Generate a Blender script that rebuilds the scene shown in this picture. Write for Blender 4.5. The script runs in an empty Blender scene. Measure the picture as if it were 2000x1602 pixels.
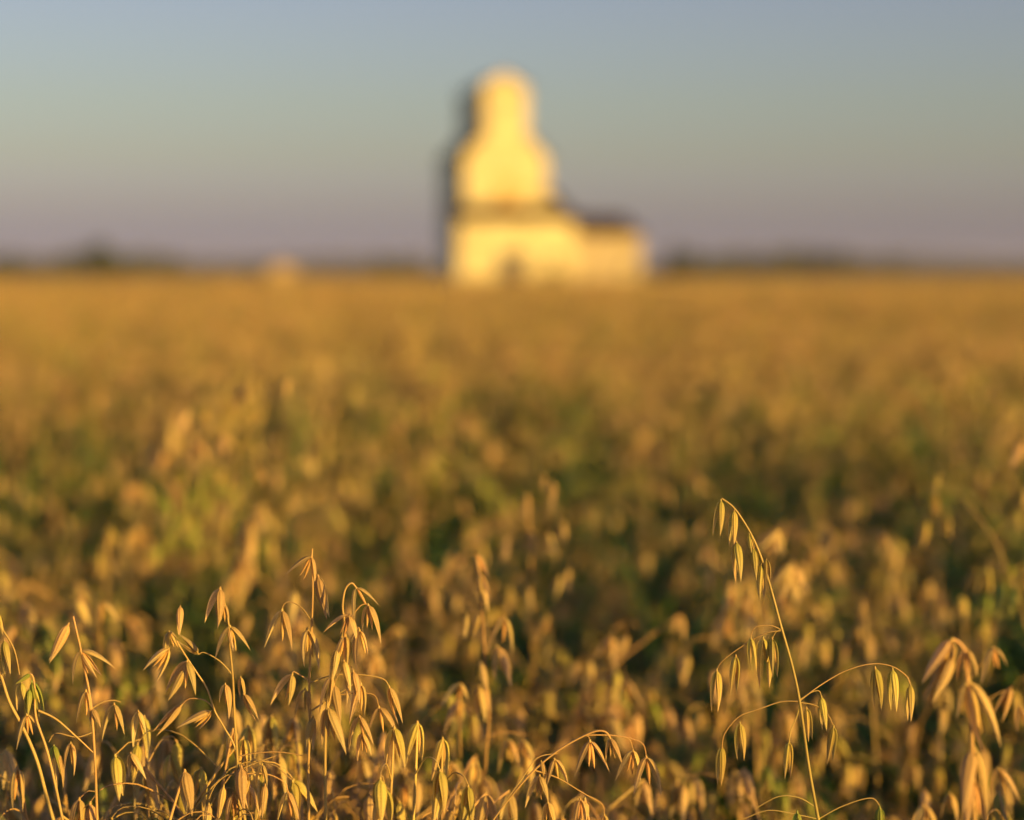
import bpy, bmesh, math, random
from mathutils import Vector, Matrix, Quaternion
R = math.radians
random.seed(11)
scene = bpy.context.scene
col = scene.collection

# ------------------------------------------------------------------ camera
CAM_Z = 1.27
HFOV = 32.0
FPX = 1000.0 / math.tan(R(HFOV / 2))        # focal length in photo pixels (2000 wide)
HOR = 522.0                                 # eye level row
FOCUS = 0.80
cd = bpy.data.cameras.new('camera'); cam = bpy.data.objects.new('camera', cd); col.objects.link(cam)
cam.location = (0, 0, CAM_Z); cam.rotation_euler = (R(90), 0, 0)
cd.sensor_width = 36; cd.lens = 18 / math.tan(R(HFOV / 2))
cd.shift_y = -(801 - HOR) / 2000.0
cd.clip_start = 0.02; cd.clip_end = 20000
cd.dof.use_dof = True; cd.dof.focus_distance = FOCUS; cd.dof.aperture_fstop = 4.0
scene.camera = cam

# ------------------------------------------------------------------ sky and sun
SUN_EL, SUN_AZ = 6.3, 50.0      # azimuth: degrees from straight behind the camera towards its right
sx, sy = math.sin(R(SUN_AZ)), -math.cos(R(SUN_AZ))
sun_dir = Vector((sx * math.cos(R(SUN_EL)), sy * math.cos(R(SUN_EL)), math.sin(R(SUN_EL))))
world = bpy.data.worlds.new('World'); scene.world = world; world.use_nodes = True
nt = world.node_tree; nt.nodes.clear()
sky = nt.nodes.new('ShaderNodeTexSky'); sky.sky_type = 'NISHITA'; sky.sun_disc = False
sky.sun_elevation = R(SUN_EL); sky.sun_rotation = math.atan2(sx, sy)
sky.air_density = 1.0; sky.dust_density = 1.0; sky.ozone_density = 1.0
bg = nt.nodes.new('ShaderNodeBackground'); bg.inputs[1].default_value = 0.057
wo = nt.nodes.new('ShaderNodeOutputWorld')
geo = nt.nodes.new('ShaderNodeTexCoord'); sep = nt.nodes.new('ShaderNodeSeparateXYZ')
nt.links.new(geo.outputs['Generated'], sep.inputs[0])
mr = nt.nodes.new('ShaderNodeMapRange'); mr.inputs[1].default_value = 0; mr.inputs[2].default_value = 0.30
nt.links.new(sep.outputs['Z'], mr.inputs[0])
rp = nt.nodes.new('ShaderNodeValToRGB'); nt.links.new(mr.outputs[0], rp.inputs[0])
SKY_RAMP = [(0.0, (1.381, 1.658, 5.326)), (0.017, (1.381, 1.658, 5.326)), (0.06, (1.033, 1.195, 3.467)), (0.113, (1.057, 1.107, 2.378)), (0.208, (1.196, 1.18, 1.662)), (0.303, (1.293, 1.261, 1.555)), (0.4, (1.383, 1.313, 1.657)), (0.477, (1.446, 1.33, 1.716)), (1.0, (1.345, 1.29, 1.802))]      # evening sky opposite the sun: mauve band low, green-grey, then blue-grey
cr = rp.color_ramp
cr.elements[0].position = SKY_RAMP[0][0]; cr.elements[0].color = (*SKY_RAMP[0][1], 1)
cr.elements[1].position = SKY_RAMP[-1][0]; cr.elements[1].color = (*SKY_RAMP[-1][1], 1)
for p, c in SKY_RAMP[1:-1]:
    e = cr.elements.new(p); e.color = (*c, 1)
mx = nt.nodes.new('ShaderNodeMix'); mx.data_type = 'RGBA'; mx.blend_type = 'MULTIPLY'; mx.inputs[0].default_value = 1
nt.links.new(sky.outputs[0], mx.inputs[6]); nt.links.new(rp.outputs[0], mx.inputs[7])
nt.links.new(mx.outputs[2], bg.inputs[0]); nt.links.new(bg.outputs[0], wo.inputs[0])
sl = bpy.data.lights.new('sun', 'SUN'); sl.energy = 5.0; sl.angle = R(0.6); sl.color = (1.0, 0.58, 0.125)
so = bpy.data.objects.new('sun', sl); col.objects.link(so)
so.rotation_euler = sun_dir.to_track_quat('Z', 'Y').to_euler(); so.location = sun_dir * 60
vs = scene.view_settings; vs.view_transform = 'Standard'; vs.look = 'None'; vs.gamma = 1; vs.exposure = 0.75
vs.use_curve_mapping = False
scene.cycles.max_bounces = 6; scene.cycles.diffuse_bounces = 2; scene.cycles.transmission_bounces = 4; scene.cycles.transparent_max_bounces = 4
scene.cycles.caustics_reflective = False; scene.cycles.caustics_refractive = False
scene.cycles.use_adaptive_sampling = True; scene.cycles.adaptive_threshold = 0.04
scene.cycles.use_denoising = True

# ------------------------------------------------------------------ helpers
def at(px, py, D):
    return Vector(((px - 1000) / FPX * D, D, CAM_Z - (py - HOR) / FPX * D))
def sm(a, b, t):
    t = max(0.0, min(1.0, (t - a) / (b - a))); return t * t * (3 - 2 * t)
def ground_z(x, y):
    """the field falls gently towards the elevator and rises again behind it"""
    d = math.hypot(x, y) if y > 0 else abs(x) * 0.5
    z = -1.5 * sm(0, 230, d) + 0.75 * sm(240, 900, d)
    z += 0.9 * sm(40, 400, abs(x)) * sm(150, 500, d)
    return z
def mat(name): 
    m = bpy.data.materials.new(name); m.use_nodes = True; m.node_tree.nodes.clear(); return m
class N:
    def __init__(s, m): s.t = m.node_tree
    def n(s, typ, **kw):
        nd = s.t.nodes.new(typ)
        for k, v in kw.items():
            if k.startswith('i'): nd.inputs[int(k[1:])].default_value = v
            else: setattr(nd, k, v)
        return nd
    def l(s, a, b): s.t.links.new(a, b)
    def mix(s, fac, a, b, blend='MIX'):
        nd = s.n('ShaderNodeMix', data_type='RGBA', blend_type=blend)
        for i, v in ((0, fac), (6, a), (7, b)):
            if hasattr(v, 'links'): s.l(v, nd.inputs[i])
            elif i == 0: nd.inputs[0].default_value = v
            else: nd.inputs[i].default_value = (*v, 1)
        return nd.outputs[2]
def simple(name, c, rough=0.8, noise=None, c2=None, scale=3.0, coord='Object', stretch=(1, 1, 1), bump=0.0):
    m = mat(name); q = N(m)
    p = q.n('ShaderNodeBsdfPrincipled'); p.inputs['Roughness'].default_value = rough
    p.inputs['Specular IOR Level'].default_value = 0.2
    o = q.n('ShaderNodeOutputMaterial'); q.l(p.outputs[0], o.inputs[0])
    tc = q.n('ShaderNodeTexCoord'); mp = q.n('ShaderNodeMapping'); mp.inputs['Scale'].default_value = stretch
    q.l(tc.outputs[coord], mp.inputs[0])
    nz = q.n('ShaderNodeTexNoise'); nz.inputs['Scale'].default_value = scale; nz.inputs['Detail'].default_value = 6
    q.l(mp.outputs[0], nz.inputs['Vector'])
    r = q.n('ShaderNodeMapRange', i1=0.35, i2=0.65); q.l(nz.outputs[0], r.inputs[0])
    q.l(q.mix(r.outputs[0], c, c2 or tuple(x * 0.7 for x in c)), p.inputs['Base Color'])
    if bump:
        b = q.n('ShaderNodeBump'); b.inputs['Strength'].default_value = bump; b.inputs['Distance'].default_value = 0.05
        q.l(nz.outputs[0], b.inputs['Height']); q.l(b.outputs[0], p.inputs['Normal'])
    return m

def plant_mat(name, base, tip, trans, nerve=0.0, rnd=0.25, rough=0.55, nscale=60.0):
    """dry grass tissue: colour runs along UV.x from base to tip, fine lengthwise nerves, light shining through"""
    m = mat(name); q = N(m)
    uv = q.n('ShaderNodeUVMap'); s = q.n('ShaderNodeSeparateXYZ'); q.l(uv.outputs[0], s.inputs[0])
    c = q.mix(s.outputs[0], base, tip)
    oi = q.n('ShaderNodeObjectInfo')
    hs = q.n('ShaderNodeHueSaturation')
    v = q.n('ShaderNodeMapRange', i3=1 - rnd, i4=1 + rnd); q.l(oi.outputs['Random'], v.inputs[0]); q.l(v.outputs[0], hs.inputs['Value'])
    m2 = q.n('ShaderNodeMath', operation='FRACT'); m3 = q.n('ShaderNodeMath', operation='MULTIPLY', i1=7.31)
    q.l(oi.outputs['Random'], m3.inputs[0]); q.l(m3.outputs[0], m2.inputs[0])
    h = q.n('ShaderNodeMapRange', i3=0.485, i4=0.515); q.l(m2.outputs[0], h.inputs[0]); q.l(h.outputs[0], hs.inputs['Hue'])
    q.l(c, hs.inputs['Color']); c = hs.outputs[0]
    tc = q.n('ShaderNodeTexCoord')
    nz = q.n('ShaderNodeTexNoise'); nz.inputs['Scale'].default_value = nscale; nz.inputs['Detail'].default_value = 3
    q.l(tc.outputs['Object'], nz.inputs['Vector'])
    sp = q.n('ShaderNodeMapRange', i1=0.35, i2=0.75, i3=1.12, i4=0.72); q.l(nz.outputs[0], sp.inputs[0])
    cc = q.n('ShaderNodeCombineColor'); [q.l(sp.outputs[0], cc.inputs[i]) for i in range(3)]
    c = q.mix(1.0, c, cc.outputs[0], 'MULTIPLY')
    p = q.n('ShaderNodeBsdfPrincipled'); p.inputs['Roughness'].default_value = rough
    p.inputs['Specular IOR Level'].default_value = 0.25
    if nerve:
        w = q.n('ShaderNodeMath', operation='MULTIPLY', i1=24.0); q.l(s.outputs[1], w.inputs[0])
        w2 = q.n('ShaderNodeMath', operation='SINE'); q.l(w.outputs[0], w2.inputs[0])
        k = q.n('ShaderNodeMapRange', i1=-1.0, i2=1.0, i3=1 - nerve, i4=1.0); q.l(w2.outputs[0], k.inputs[0])
        c3 = q.n('ShaderNodeCombineColor'); [q.l(k.outputs[0], c3.inputs[i]) for i in range(3)]
        c = q.mix(1.0, c, c3.outputs[0], 'MULTIPLY')
        b = q.n('ShaderNodeBump'); b.inputs['Strength'].default_value = 0.35; b.inputs['Distance'].default_value = 0.0006
        q.l(w2.outputs[0], b.inputs['Height']); q.l(b.outputs[0], p.inputs['Normal'])
    q.l(c, p.inputs['Base Color'])
    o = q.n('ShaderNodeOutputMaterial')
    tl = q.n('ShaderNodeBsdfTranslucent'); q.l(c, tl.inputs[0])
    ms = q.n('ShaderNodeMixShader', i0=trans); q.l(p.outputs[0], ms.inputs[1]); q.l(tl.outputs[0], ms.inputs[2])
    q.l(ms.outputs[0], o.inputs[0])
    return m

# ripeness 0 = straw, 1 = turning, 2 = still green
GLUME = [plant_mat('glume_straw', (0.66, 0.475, 0.17), (0.72, 0.56, 0.28), 0.36, 0.05),
         plant_mat('glume_turning', (0.54, 0.48, 0.10), (0.70, 0.54, 0.24), 0.36, 0.05),
         plant_mat('glume_green', (0.28, 0.38, 0.06), (0.54, 0.50, 0.15), 0.36, 0.05)]
KERNEL = [plant_mat('kernel_straw', (0.58, 0.34, 0.10), (0.58, 0.38, 0.15), 0.1),
          plant_mat('kernel_turning', (0.56, 0.36, 0.11), (0.54, 0.38, 0.15), 0.1),
          plant_mat('kernel_green', (0.34, 0.36, 0.08), (0.43, 0.36, 0.12), 0.1)]
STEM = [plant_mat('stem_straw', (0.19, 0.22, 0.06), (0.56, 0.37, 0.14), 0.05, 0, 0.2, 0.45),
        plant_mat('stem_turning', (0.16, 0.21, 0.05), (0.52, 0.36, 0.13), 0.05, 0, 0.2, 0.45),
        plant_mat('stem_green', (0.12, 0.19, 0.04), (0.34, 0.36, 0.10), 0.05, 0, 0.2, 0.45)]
LEAF = [plant_mat('leaf_dry', (0.30, 0.26, 0.08), (0.48, 0.32, 0.12), 0.3, 0.12, 0.3),
        plant_mat('leaf_turning', (0.13, 0.21, 0.04), (0.30, 0.34, 0.08), 0.3, 0.12, 0.3),
        plant_mat('leaf_green', (0.07, 0.16, 0.035), (0.13, 0.26, 0.05), 0.3, 0.12, 0.3)]
def link(name, data, parent=None, m=None):
    o = bpy.data.objects.new(name, data); col.objects.link(o)
    if parent is not None: o.parent = parent
    if m is not None: o.matrix_basis = m
    return o
def tag(o, label=None, cat=None, group=None, kind=None):
    for k, v in (('label', label), ('category', cat), ('group', group), ('kind', kind)):
        if v: o[k] = v
    return o

# ------------------------------------------------------------------ a mesh builder with uv and material slots
class MB:
    def __init__(s): s.v = []; s.f = []; s.uv = []; s.mi = []; s.mats = []
    def slot(s, m):
        if m not in s.mats: s.mats.append(m)
        return s.mats.index(m)
    def add(s, verts, faces, uvs, m, M=None):
        b = len(s.v); k = s.slot(m)
        s.v += [tuple(M @ Vector(v)) for v in verts] if M is not None else [tuple(v) for v in verts]
        for f in faces:
            s.f.append(tuple(b + i for i in f)); s.uv += [uvs[i] for i in f]; s.mi.append(k)
    def tube(s, pts, rad, m, n=5, u0=0.0, u1=1.0):
        verts = []; uvs = []; faces = []
        ref = Vector((0.31, 0.95, 0.05)); L = len(pts)
        for i, p in enumerate(pts):
            t = (pts[min(i + 1, L - 1)] - pts[max(i - 1, 0)]).normalized()
            a = t.cross(ref)
            if a.length < 0.05: a = t.cross(Vector((1, 0, 0)))
            a.normalize(); b = t.cross(a)
            r = rad[i] if isinstance(rad, list) else rad
            for k in range(n):
                an = 2 * math.pi * k / n
                verts.append(p + a * (r * math.cos(an)) + b * (r * math.sin(an)))
                uvs.append((u0 + (u1 - u0) * i / (L - 1), k / n))
        for i in range(L - 1):
            for k in range(n):
                faces.append((i * n + k, i * n + (k + 1) % n, (i + 1) * n + (k + 1) % n, (i + 1) * n + k))
        s.add(verts, faces, uvs, m)
    def mesh(s, name, smooth=True):
        me = bpy.data.meshes.new(name); me.from_pydata(s.v, [], s.f)
        ul = me.uv_layers.new(name='UVMap')
        ul.data.foreach_set('uv', [c for u in s.uv for c in u])
        for m in s.mats: me.materials.append(m)
        me.polygons.foreach_set('material_index', s.mi)
        if smooth: me.polygons.foreach_set('use_smooth', [True] * len(s.f))
        me.update(); return me
def catmull(pts, n=4):
    P = [Vector(p) for p in pts]
    if len(P) < 3:
        return [P[0].lerp(P[1], i / n) for i in range(n + 1)]
    out = []
    for i in range(len(P) - 1):
        a = P[max(i - 1, 0)]; b = P[i]; c = P[i + 1]; d = P[min(i + 2, len(P) - 1)]
        for k in range(n):
            t = k / n
            out.append(0.5 * ((2 * b) + (c - a) * t + (2 * a - 5 * b + 4 * c - d) * t * t + (3 * b - a - 3 * c + d) * t ** 3))
    out.append(P[-1]); return out

# ------------------------------------------------------------------ oat spikelet pieces (unit length, hanging down -Z, back of glume towards +X)
def glume_geo(nu, nv, wid, arc, bow, seed):
    rn = random.Random(seed); verts = []; uvs = []; faces = []
    tw = rn.uniform(-0.12, 0.12)
    for i in range(nu + 1):
        u = i / nu
        w = wid * (max(0.0, math.sin(math.pi * min(1, u ** 0.62))) ** 0.85 * (1 - 0.25 * u) + 0.10 * (1 - u) + 0.006)
        out = bow * math.sin(math.pi * u * 0.95) - 0.03 * u * u
        r = w / math.sin(arc)
        for j in range(nv + 1):
            v = -1 + 2 * j / nv
            ph = v * arc
            x = r * (math.cos(ph) - math.cos(arc)) * 0.92 + out
            y = r * math.sin(ph) + tw * w * u
            verts.append((x, y, -u)); uvs.append((u, 0.5 + 0.5 * v))
    for i in range(nu):
        for j in range(nv):
            a = i * (nv + 1) + j
            faces.append((a, a + 1, a + nv + 2, a + nv + 1))
    return verts, faces, uvs
def kernel_geo(nu, n, wid):
    verts = []; uvs = []; faces = []
    for i in range(nu + 1):
        u = i / nu; w = wid * (math.sin(math.pi * u ** 0.75) ** 0.8 + 0.05)
        for k in range(n):
            a = 2 * math.pi * k / n
            verts.append((w * 0.8 * math.cos(a), w * math.sin(a), -u)); uvs.append((u, k / n))
    for i in range(nu):
        for k in range(n):
            faces.append((i * n + k, i * n + (k + 1) % n, (i + 1) * n + (k + 1) % n, (i + 1) * n + k))
    return verts, faces, uvs
G_HI = [glume_geo(10, 6, w, R(80), b, i) for i, (w, b) in enumerate(((0.138, 0.02), (0.15, 0.035), (0.128, 0.01)))]
G_LO = [glume_geo(4, 2, w, R(60), b, i) for i, (w, b) in enumerate(((0.13, 0.03), (0.142, 0.045)))]
K_HI = kernel_geo(8, 8, 0.085); K_LO = kernel_geo(3, 4, 0.085)
def one(geo, m, name):
    b = MB(); b.add(*geo, m); return b.mesh(name)
GLUME_ME = [[one(g, GLUME[r], 'glume') for g in G_HI] for r in range(3)]
def kernels_mesh(r, n):
    b = MB()
    b.tube([Vector((0, 0, 0.03)), Vector((0, 0, -0.02)), Vector((0, 0, -0.06))], [0.02, 0.035, 0.03], STEM[r], 6, 0.6, 1)
    for k in range(n):
        s = 1 if k % 2 == 0 else -1
        b.add(*K_HI, KERNEL[r], Matrix.Translation((0.02 * s, 0, -0.04 - 0.05 * k)) @ Matrix.Rotation(R(-5 * s), 4, 'Y') @ Matrix.Scale(0.72 - 0.12 * k, 4))
    return b.mesh('spikelet')
KERN_ME = [[kernels_mesh(r, n) for n in (1, 2)] for r in range(3)]

def spik_matrix(pos, down, azi, L):
    """frame whose -Z points along down, turned azi about it"""
    z = (-down).normalized()
    x = Vector((math.cos(azi), math.sin(azi), 0)); x = (x - z * x.dot(z)).normalized()
    y = z.cross(x)
    M = Matrix((x, y, z)).transposed().to_4x4()
    return Matrix.Translation(pos) @ M @ Matrix.Scale(L, 4)
def glume_locals(o1, o2):
    return (Matrix.Translation((0.015, 0, -0.03)) @ Matrix.Rotation(-o1, 4, 'Y'),
            Matrix.Rotation(math.pi, 4, 'Z') @ Matrix.Translation((0.015, 0, -0.03)) @ Matrix.Rotation(-o2, 4, 'Y'))
class Spik:
    __slots__ = ('pos', 'down', 'azi', 'L', 'o1', 'o2', 'r')
    def __init__(s, pos, down, azi, L, o1, o2, r=None):
        s.pos, s.down, s.azi, s.L, s.o1, s.o2, s.r = Vector(pos), Vector(down), azi, L, o1, o2, r
def bake_spik(b, sp, r, hi):
    M = spik_matrix(sp.pos, sp.down, sp.azi, sp.L)
    g = G_HI if hi else G_LO
    for Ml in glume_locals(sp.o1, sp.o2): b.add(*random.choice(g), GLUME[r], M @ Ml)
    b.add(*(K_HI if hi else K_LO), KERNEL[r], M @ Matrix.Translation((0, 0, -0.05)) @ Matrix.Scale(0.7, 4))
# ready-made whole spikelets for plants too blurred to show their glumes
def whole_spik(r, o1, o2):
    b = MB(); bake_spik(b, Spik((0, 0, 0), (0, 0, -1), 0, 1, o1, o2), r, True); return b.mesh('spikelet')
WHOLE = [[whole_spik(r, R(a), R(c)) for a, c in ((6, 8), (14, 12), (22, 20), (30, 24), (12, 34))] for r in range(3)]

# ------------------------------------------------------------------ leaves and generic plants
def leaf_geo(b, base, azi, L, W, rise, m, rn, n=8):
    verts = []; uvs = []; faces = []
    d = Vector((math.cos(azi), math.sin(azi), 0)); side = Vector((-d.y, d.x, 0))
    p = Vector(base); el = rise; tw = rn.uniform(-1.2, 1.2); k = rn.uniform(1.6, 3.6)
    for i in range(n + 1):
        u = i / n
        w = W * (1 - u) ** 0.7 * (0.55 + 0.9 * min(1, u * 4) * 0.5)
        t = d * math.cos(el) + Vector((0, 0, math.sin(el)))
        up = t.cross(side).normalized()
        s2 = side * math.cos(tw * u) + up * math.sin(tw * u); u2 = s2.cross(t)
        verts += [p - s2 * w + u2 * w * 0.3, p.copy(), p + s2 * w + u2 * w * 0.3]
        uvs += [(u, 0), (u, 0.5), (u, 1)]
        p = p + t * (L / n); el -= k / n * (0.4 + u)
    for i in range(n):
        for j in range(2):
            a = i * 3 + j; faces.append((a, a + 1, a + 4, a + 3))
    b.add(verts, faces, uvs, m)
def gen_plant(seed, r):
    """returns (stem builder, leaf builders, spikelets) for a plant rooted at the origin, top near 1 m"""
    rn = random.Random(seed)
    stem = MB(); leaves = []; spikes = []
    la = rn.uniform(0, 2 * math.pi); lean = rn.uniform(0.01, 0.06); droop = rn.uniform(0.0, 0.09)
    dl = Vector((math.cos(la), math.sin(la), 0))
    path = []
    for i in range(22):
        t = i / 21
        path.append(dl * (lean * t * t + droop * max(0, (t - 0.82) / 0.18) ** 2) + Vector((0, 0, t - droop * 0.5 * max(0, (t - 0.85) / 0.15) ** 2)))
    path = [p + Vector((rn.uniform(-1, 1), rn.uniform(-1, 1), 0)) * 0.002 for p in path]
    path = catmull(path, 2)
    n = len(path)
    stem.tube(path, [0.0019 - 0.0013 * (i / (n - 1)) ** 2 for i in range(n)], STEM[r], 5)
    def on(t):
        f = t * (n - 1); i = min(int(f), n - 2); return path[i].lerp(path[i + 1], f - i)
    def hang(tip, out, late=0.0):
        # a panicle ripens from its top down
        q = min(2, r + (1 if rn.random() < late else 0) + (1 if rn.random() < late - 0.45 else 0))
        L = rn.uniform(0.0175, 0.022)
        op = rn.choice((6, 9, 14, 18, 22, 26, 30)) if q == 0 else rn.choice((4, 5, 7, 9, 14))
        dn = Vector((0, 0, -1)) + out * rn.uniform(0, 0.35) + Vector((rn.gauss(0, .12), rn.gauss(0, .12), 0))
        spikes.append(Spik(tip, dn.normalized(), rn.uniform(0, 6.28), L, R(op * rn.uniform(.6, 1.2)), R(op * rn.uniform(.6, 1.2)), q))
    one_side = rn.random() < 0.4; a0 = rn.uniform(0, 6.28)
    levels = rn.randint(5, 6); pl = rn.uniform(0.17, 0.24)
    for k in range(levels):
        t = 1 - pl * (1 - k / (levels - 0.35)) ** 0.95
        base = on(t); cnt = rn.choice((1, 2, 2, 3, 3)) if k < levels - 1 else 1
        for c in range(cnt):
            az = a0 + (rn.gauss(0, 0.8) if one_side else rn.uniform(0, 6.28))
            ln = (0.085 - 0.055 * k / levels) * rn.uniform(0.35, 1.15)
            d = Vector((math.cos(az), math.sin(az), 0))
            rise = rn.uniform(0.25, 0.75)
            p1 = base + d * ln * 0.45 + Vector((0, 0, ln * rise * 0.75))
            p2 = base + d * ln * 0.85 + Vector((0, 0, ln * rise * 0.8))
            p3 = base + d * ln * 1.02 + Vector((0, 0, ln * (rise * 0.8 - 0.16)))
            cv = catmull([base, p1, p2, p3], 3)
            stem.tube(cv, [0.00048 - 0.0002 * i / (len(cv) - 1) for i in range(len(cv))], STEM[r], 3, 0.75, 1)
            late = 0.85 * (1 - k / (levels - 1)) ** 0.8
            hang(cv[-1], d, late)
            if ln > 0.035 or rn.random() < 0.4:
                for m_ in range(1 if ln < 0.06 else 2):
                    q0 = cv[rn.randint(len(cv) // 3, len(cv) - 2)]
                    q1 = q0 + Vector((rn.gauss(0, 0.006), rn.gauss(0, 0.006), -rn.uniform(0.001, 0.008)))
                    stem.tube([q0, q0.lerp(q1, 0.5) + Vector((0, 0, 0.002)), q1], 0.0003, STEM[r], 3, 0.8, 1)
                    hang(q1, d * 0.5, late)
    hang(path[-1], dl)
    nl = rn.randint(5, 7)
    for k in range(nl):
        b = MB(); t = 0.34 + 0.46 * k / (nl - 1) + rn.uniform(-.03, .03)
        lm = LEAF[2] if rn.random() < 0.68 else LEAF[rn.choice((0, 1, 1))]
        leaf_geo(b, on(t), rn.uniform(0, 6.28), rn.uniform(0.16, 0.28) * (0.75 if k == nl - 1 else 1), rn.uniform(0.005, 0.009), rn.uniform(0.8, 1.45), lm, rn)
        leaves.append(b)
    gen_plant.look = ('nodding' if droop > 0.045 else 'erect') + (' one-sided' if one_side else ' spreading')
    return stem, leaves, spikes
RIPE = [0, 0, 0, 0, 0, 1, 1, 0, 0, 1, 0, 2]
VAR = []; LOOK = []
for i in range(12):
    VAR.append((gen_plant(100 + i, RIPE[i]), RIPE[i])); LOOK.append(gen_plant.look)
VAR_ME = []
for (st, lv, sk), r in VAR:
    VAR_ME.append((st.mesh('stem'), [l.mesh('leaf') for l in lv], sk, r))
EMP = None
def oat_plant(v, loc, rz, sc, detail, label, group, squash=1.0):
    st, lv, sk, r = VAR_ME[v]
    root = link('oat_plant', None); root.empty_display_size = 0.05
    root.matrix_basis = Matrix.Translation(loc) @ Matrix.Rotation(rz, 4, 'Z') @ Matrix.Diagonal((1, 1, 1, 1))
    # panicle keeps its true size: the height is made up by sinking the straw into the ground
    tag(root, label, 'oat plant', group)
    off = Matrix.Translation((0, 0, sc - 1.0))
    link('stem', st, root, off)
    for l in (lv[:-3] if detail else lv[:-2] if loc[1] < 1.7 else lv): link('leaf', l, root, off)
    for s in sk:
        M = off @ spik_matrix(s.pos, s.down, s.azi, s.L)
        if detail:
            o = link('spikelet', random.choice(KERN_ME[s.r]), root, M)
            for gm in glume_locals(s.o1, s.o2): link('glume', random.choice(GLUME_ME[s.r]), o, gm)
        else:
            w = min(range(5), key=lambda i: abs((6, 13, 21, 27, 23)[i] - math.degrees(s.o1 + s.o2) / 2))
            link('spikelet', WHOLE[s.r][w], root, M)
    return root

# ------------------------------------------------------------------ ground
def ground():
    rings = [0, 1, 2.5, 5, 10, 20, 40, 70, 110, 160, 200, 230, 260, 320, 400, 500, 650, 900, 1300, 2000, 3500, 6000]
    seg = 72; v = [(0, 0, 0)]; f = []
    for d in rings[1:]:
        for k in range(seg):
            a = 2 * math.pi * k / seg; x, y = d * math.sin(a), d * math.cos(a)
            v.append((x, y, ground_z(x, y)))
    for k in range(seg): f.append((0, 1 + (k + 1) % seg, 1 + k))
    for i in range(len(rings) - 2):
        for k in range(seg):
            a = 1 + i * seg; b = a + seg
            f.append((a + k, a + (k + 1) % seg, b + (k + 1) % seg, b + k))
    me = bpy.data.meshes.new('ground'); me.from_pydata(v, [], f)
    me.materials.append(simple('soil', (0.10, 0.07, 0.035), 0.95, c2=(0.17, 0.12, 0.05), scale=6, bump=0.5))
    tag(link('ground', me), 'dry brown soil under the ripe oat crop', kind='structure')
ground()

# ------------------------------------------------------------------ grain elevator and other buildings
def board_mat(name, c, c2, scale=0.9, stretch=(1, 1, 9)):
    return simple(name, c, 0.7, c2=c2, scale=scale, stretch=stretch, bump=0.15)
WHITE = board_mat('white_boards', (0.70, 0.65, 0.38), (0.50, 0.45, 0.25), 0.5, (1, 1, 0.45))
CREAM = board_mat('cream_boards', (0.44, 0.38, 0.24), (0.38, 0.33, 0.21))
BROWNROOF = simple('brown_shingle', (0.045, 0.02, 0.014), 1.0, c2=(0.03, 0.016, 0.012), scale=2.5, bump=0.4)
BINWOOD = simple('bare_wood', (0.40, 0.32, 0.18), 0.85, c2=(0.33, 0.26, 0.15), scale=2, stretch=(5, 5, 0.6))
GREYDOOR = simple('weathered_door', (0.13, 0.12, 0.11), 0.8, c2=(0.08, 0.075, 0.07), scale=2, stretch=(6, 6, 0.6))
OCHRE = simple('ochre_hatch', (0.62, 0.46, 0.18), 0.75, c2=(0.50, 0.36, 0.14), scale=2, stretch=(5, 5, 0.6))
GLASSM = simple('dark_glass', (0.05, 0.055, 0.06), 0.15, c2=(0.04, 0.04, 0.045))
CONC = simple('concrete', (0.36, 0.34, 0.31), 0.9, c2=(0.26, 0.25, 0.23), scale=1.5, bump=0.3)
def box(b, x0, x1, y0, y1, z0, z1, m):
    v = [(x, y, z) for z in (z0, z1) for y in (y0, y1) for x in (x0, x1)]
    f = [(0, 2, 3, 1), (4, 5, 7, 6), (0, 1, 5, 4), (2, 6, 7, 3), (0, 4, 6, 2), (1, 3, 7, 5)]
    b.add(v, f, [(0, 0)] * 8, m)
def prism(b, prof, y0, y1, m):
    """profile of (x, z) points pushed from y0 to y1"""
    n = len(prof); v = [(x, y0, z) for x, z in prof] + [(x, y1, z) for x, z in prof]
    f = [tuple(range(n)), tuple(range(2 * n - 1, n - 1, -1))] + [(i, i + n, (i + 1) % n + n, (i + 1) % n) for i in range(n)]
    b.add(v, f, [(0, 0)] * (2 * n), m)
def bpart(name, parent, fn):
    b = MB(); fn(b); return link(name, b.mesh(name, False), parent)
def slab(b, p, q, th, y0, y1, m):
    """a sloping roof sheet over the line p-q (x, z), th thick"""
    d = Vector((q[0] - p[0], q[1] - p[1])); nrm = Vector((-d.y, d.x)).normalized() * th
    if nrm.y < 0: nrm = -nrm
    prism(b, [p, q, (q[0] + nrm.x, q[1] + nrm.y), (p[0] + nrm.x, p[1] + nrm.y)], y0, y1, m)
ED = 210.0; EPX = FPX / ED
ez = ground_z(0, ED)
ex = (988 - 1000) / EPX
ele = link('grain_elevator', None); ele.location = (ex, ED, ez); ele.rotation_euler = (0, 0, R(15))
tag(ele, 'tall white wooden grain elevator with cupola and brown-roofed drive shed, lit by low sun', 'grain elevator')
BW, NW, DP = 5.0, 2.6, 13.0                 # half body width, half cupola width, depth
bpart('foundation', ele, lambda b: box(b, -BW - .15, BW + .15, -.15, DP + .15, -0.6, 0.7, CONC))
tower = bpart('tower_wall', ele, lambda b: prism(b, [(-BW, .7), (BW, .7), (BW, 15.7), (NW, 18.3), (-NW, 18.3), (-BW, 15.7)], 0, DP, WHITE))
cup = bpart('cupola_wall', ele, lambda b: prism(b, [(-NW, 18.3), (NW, 18.3), (NW, 24.0), (0, 25.6), (-NW, 24.0)], 0.02, DP - .02, WHITE))
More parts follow.
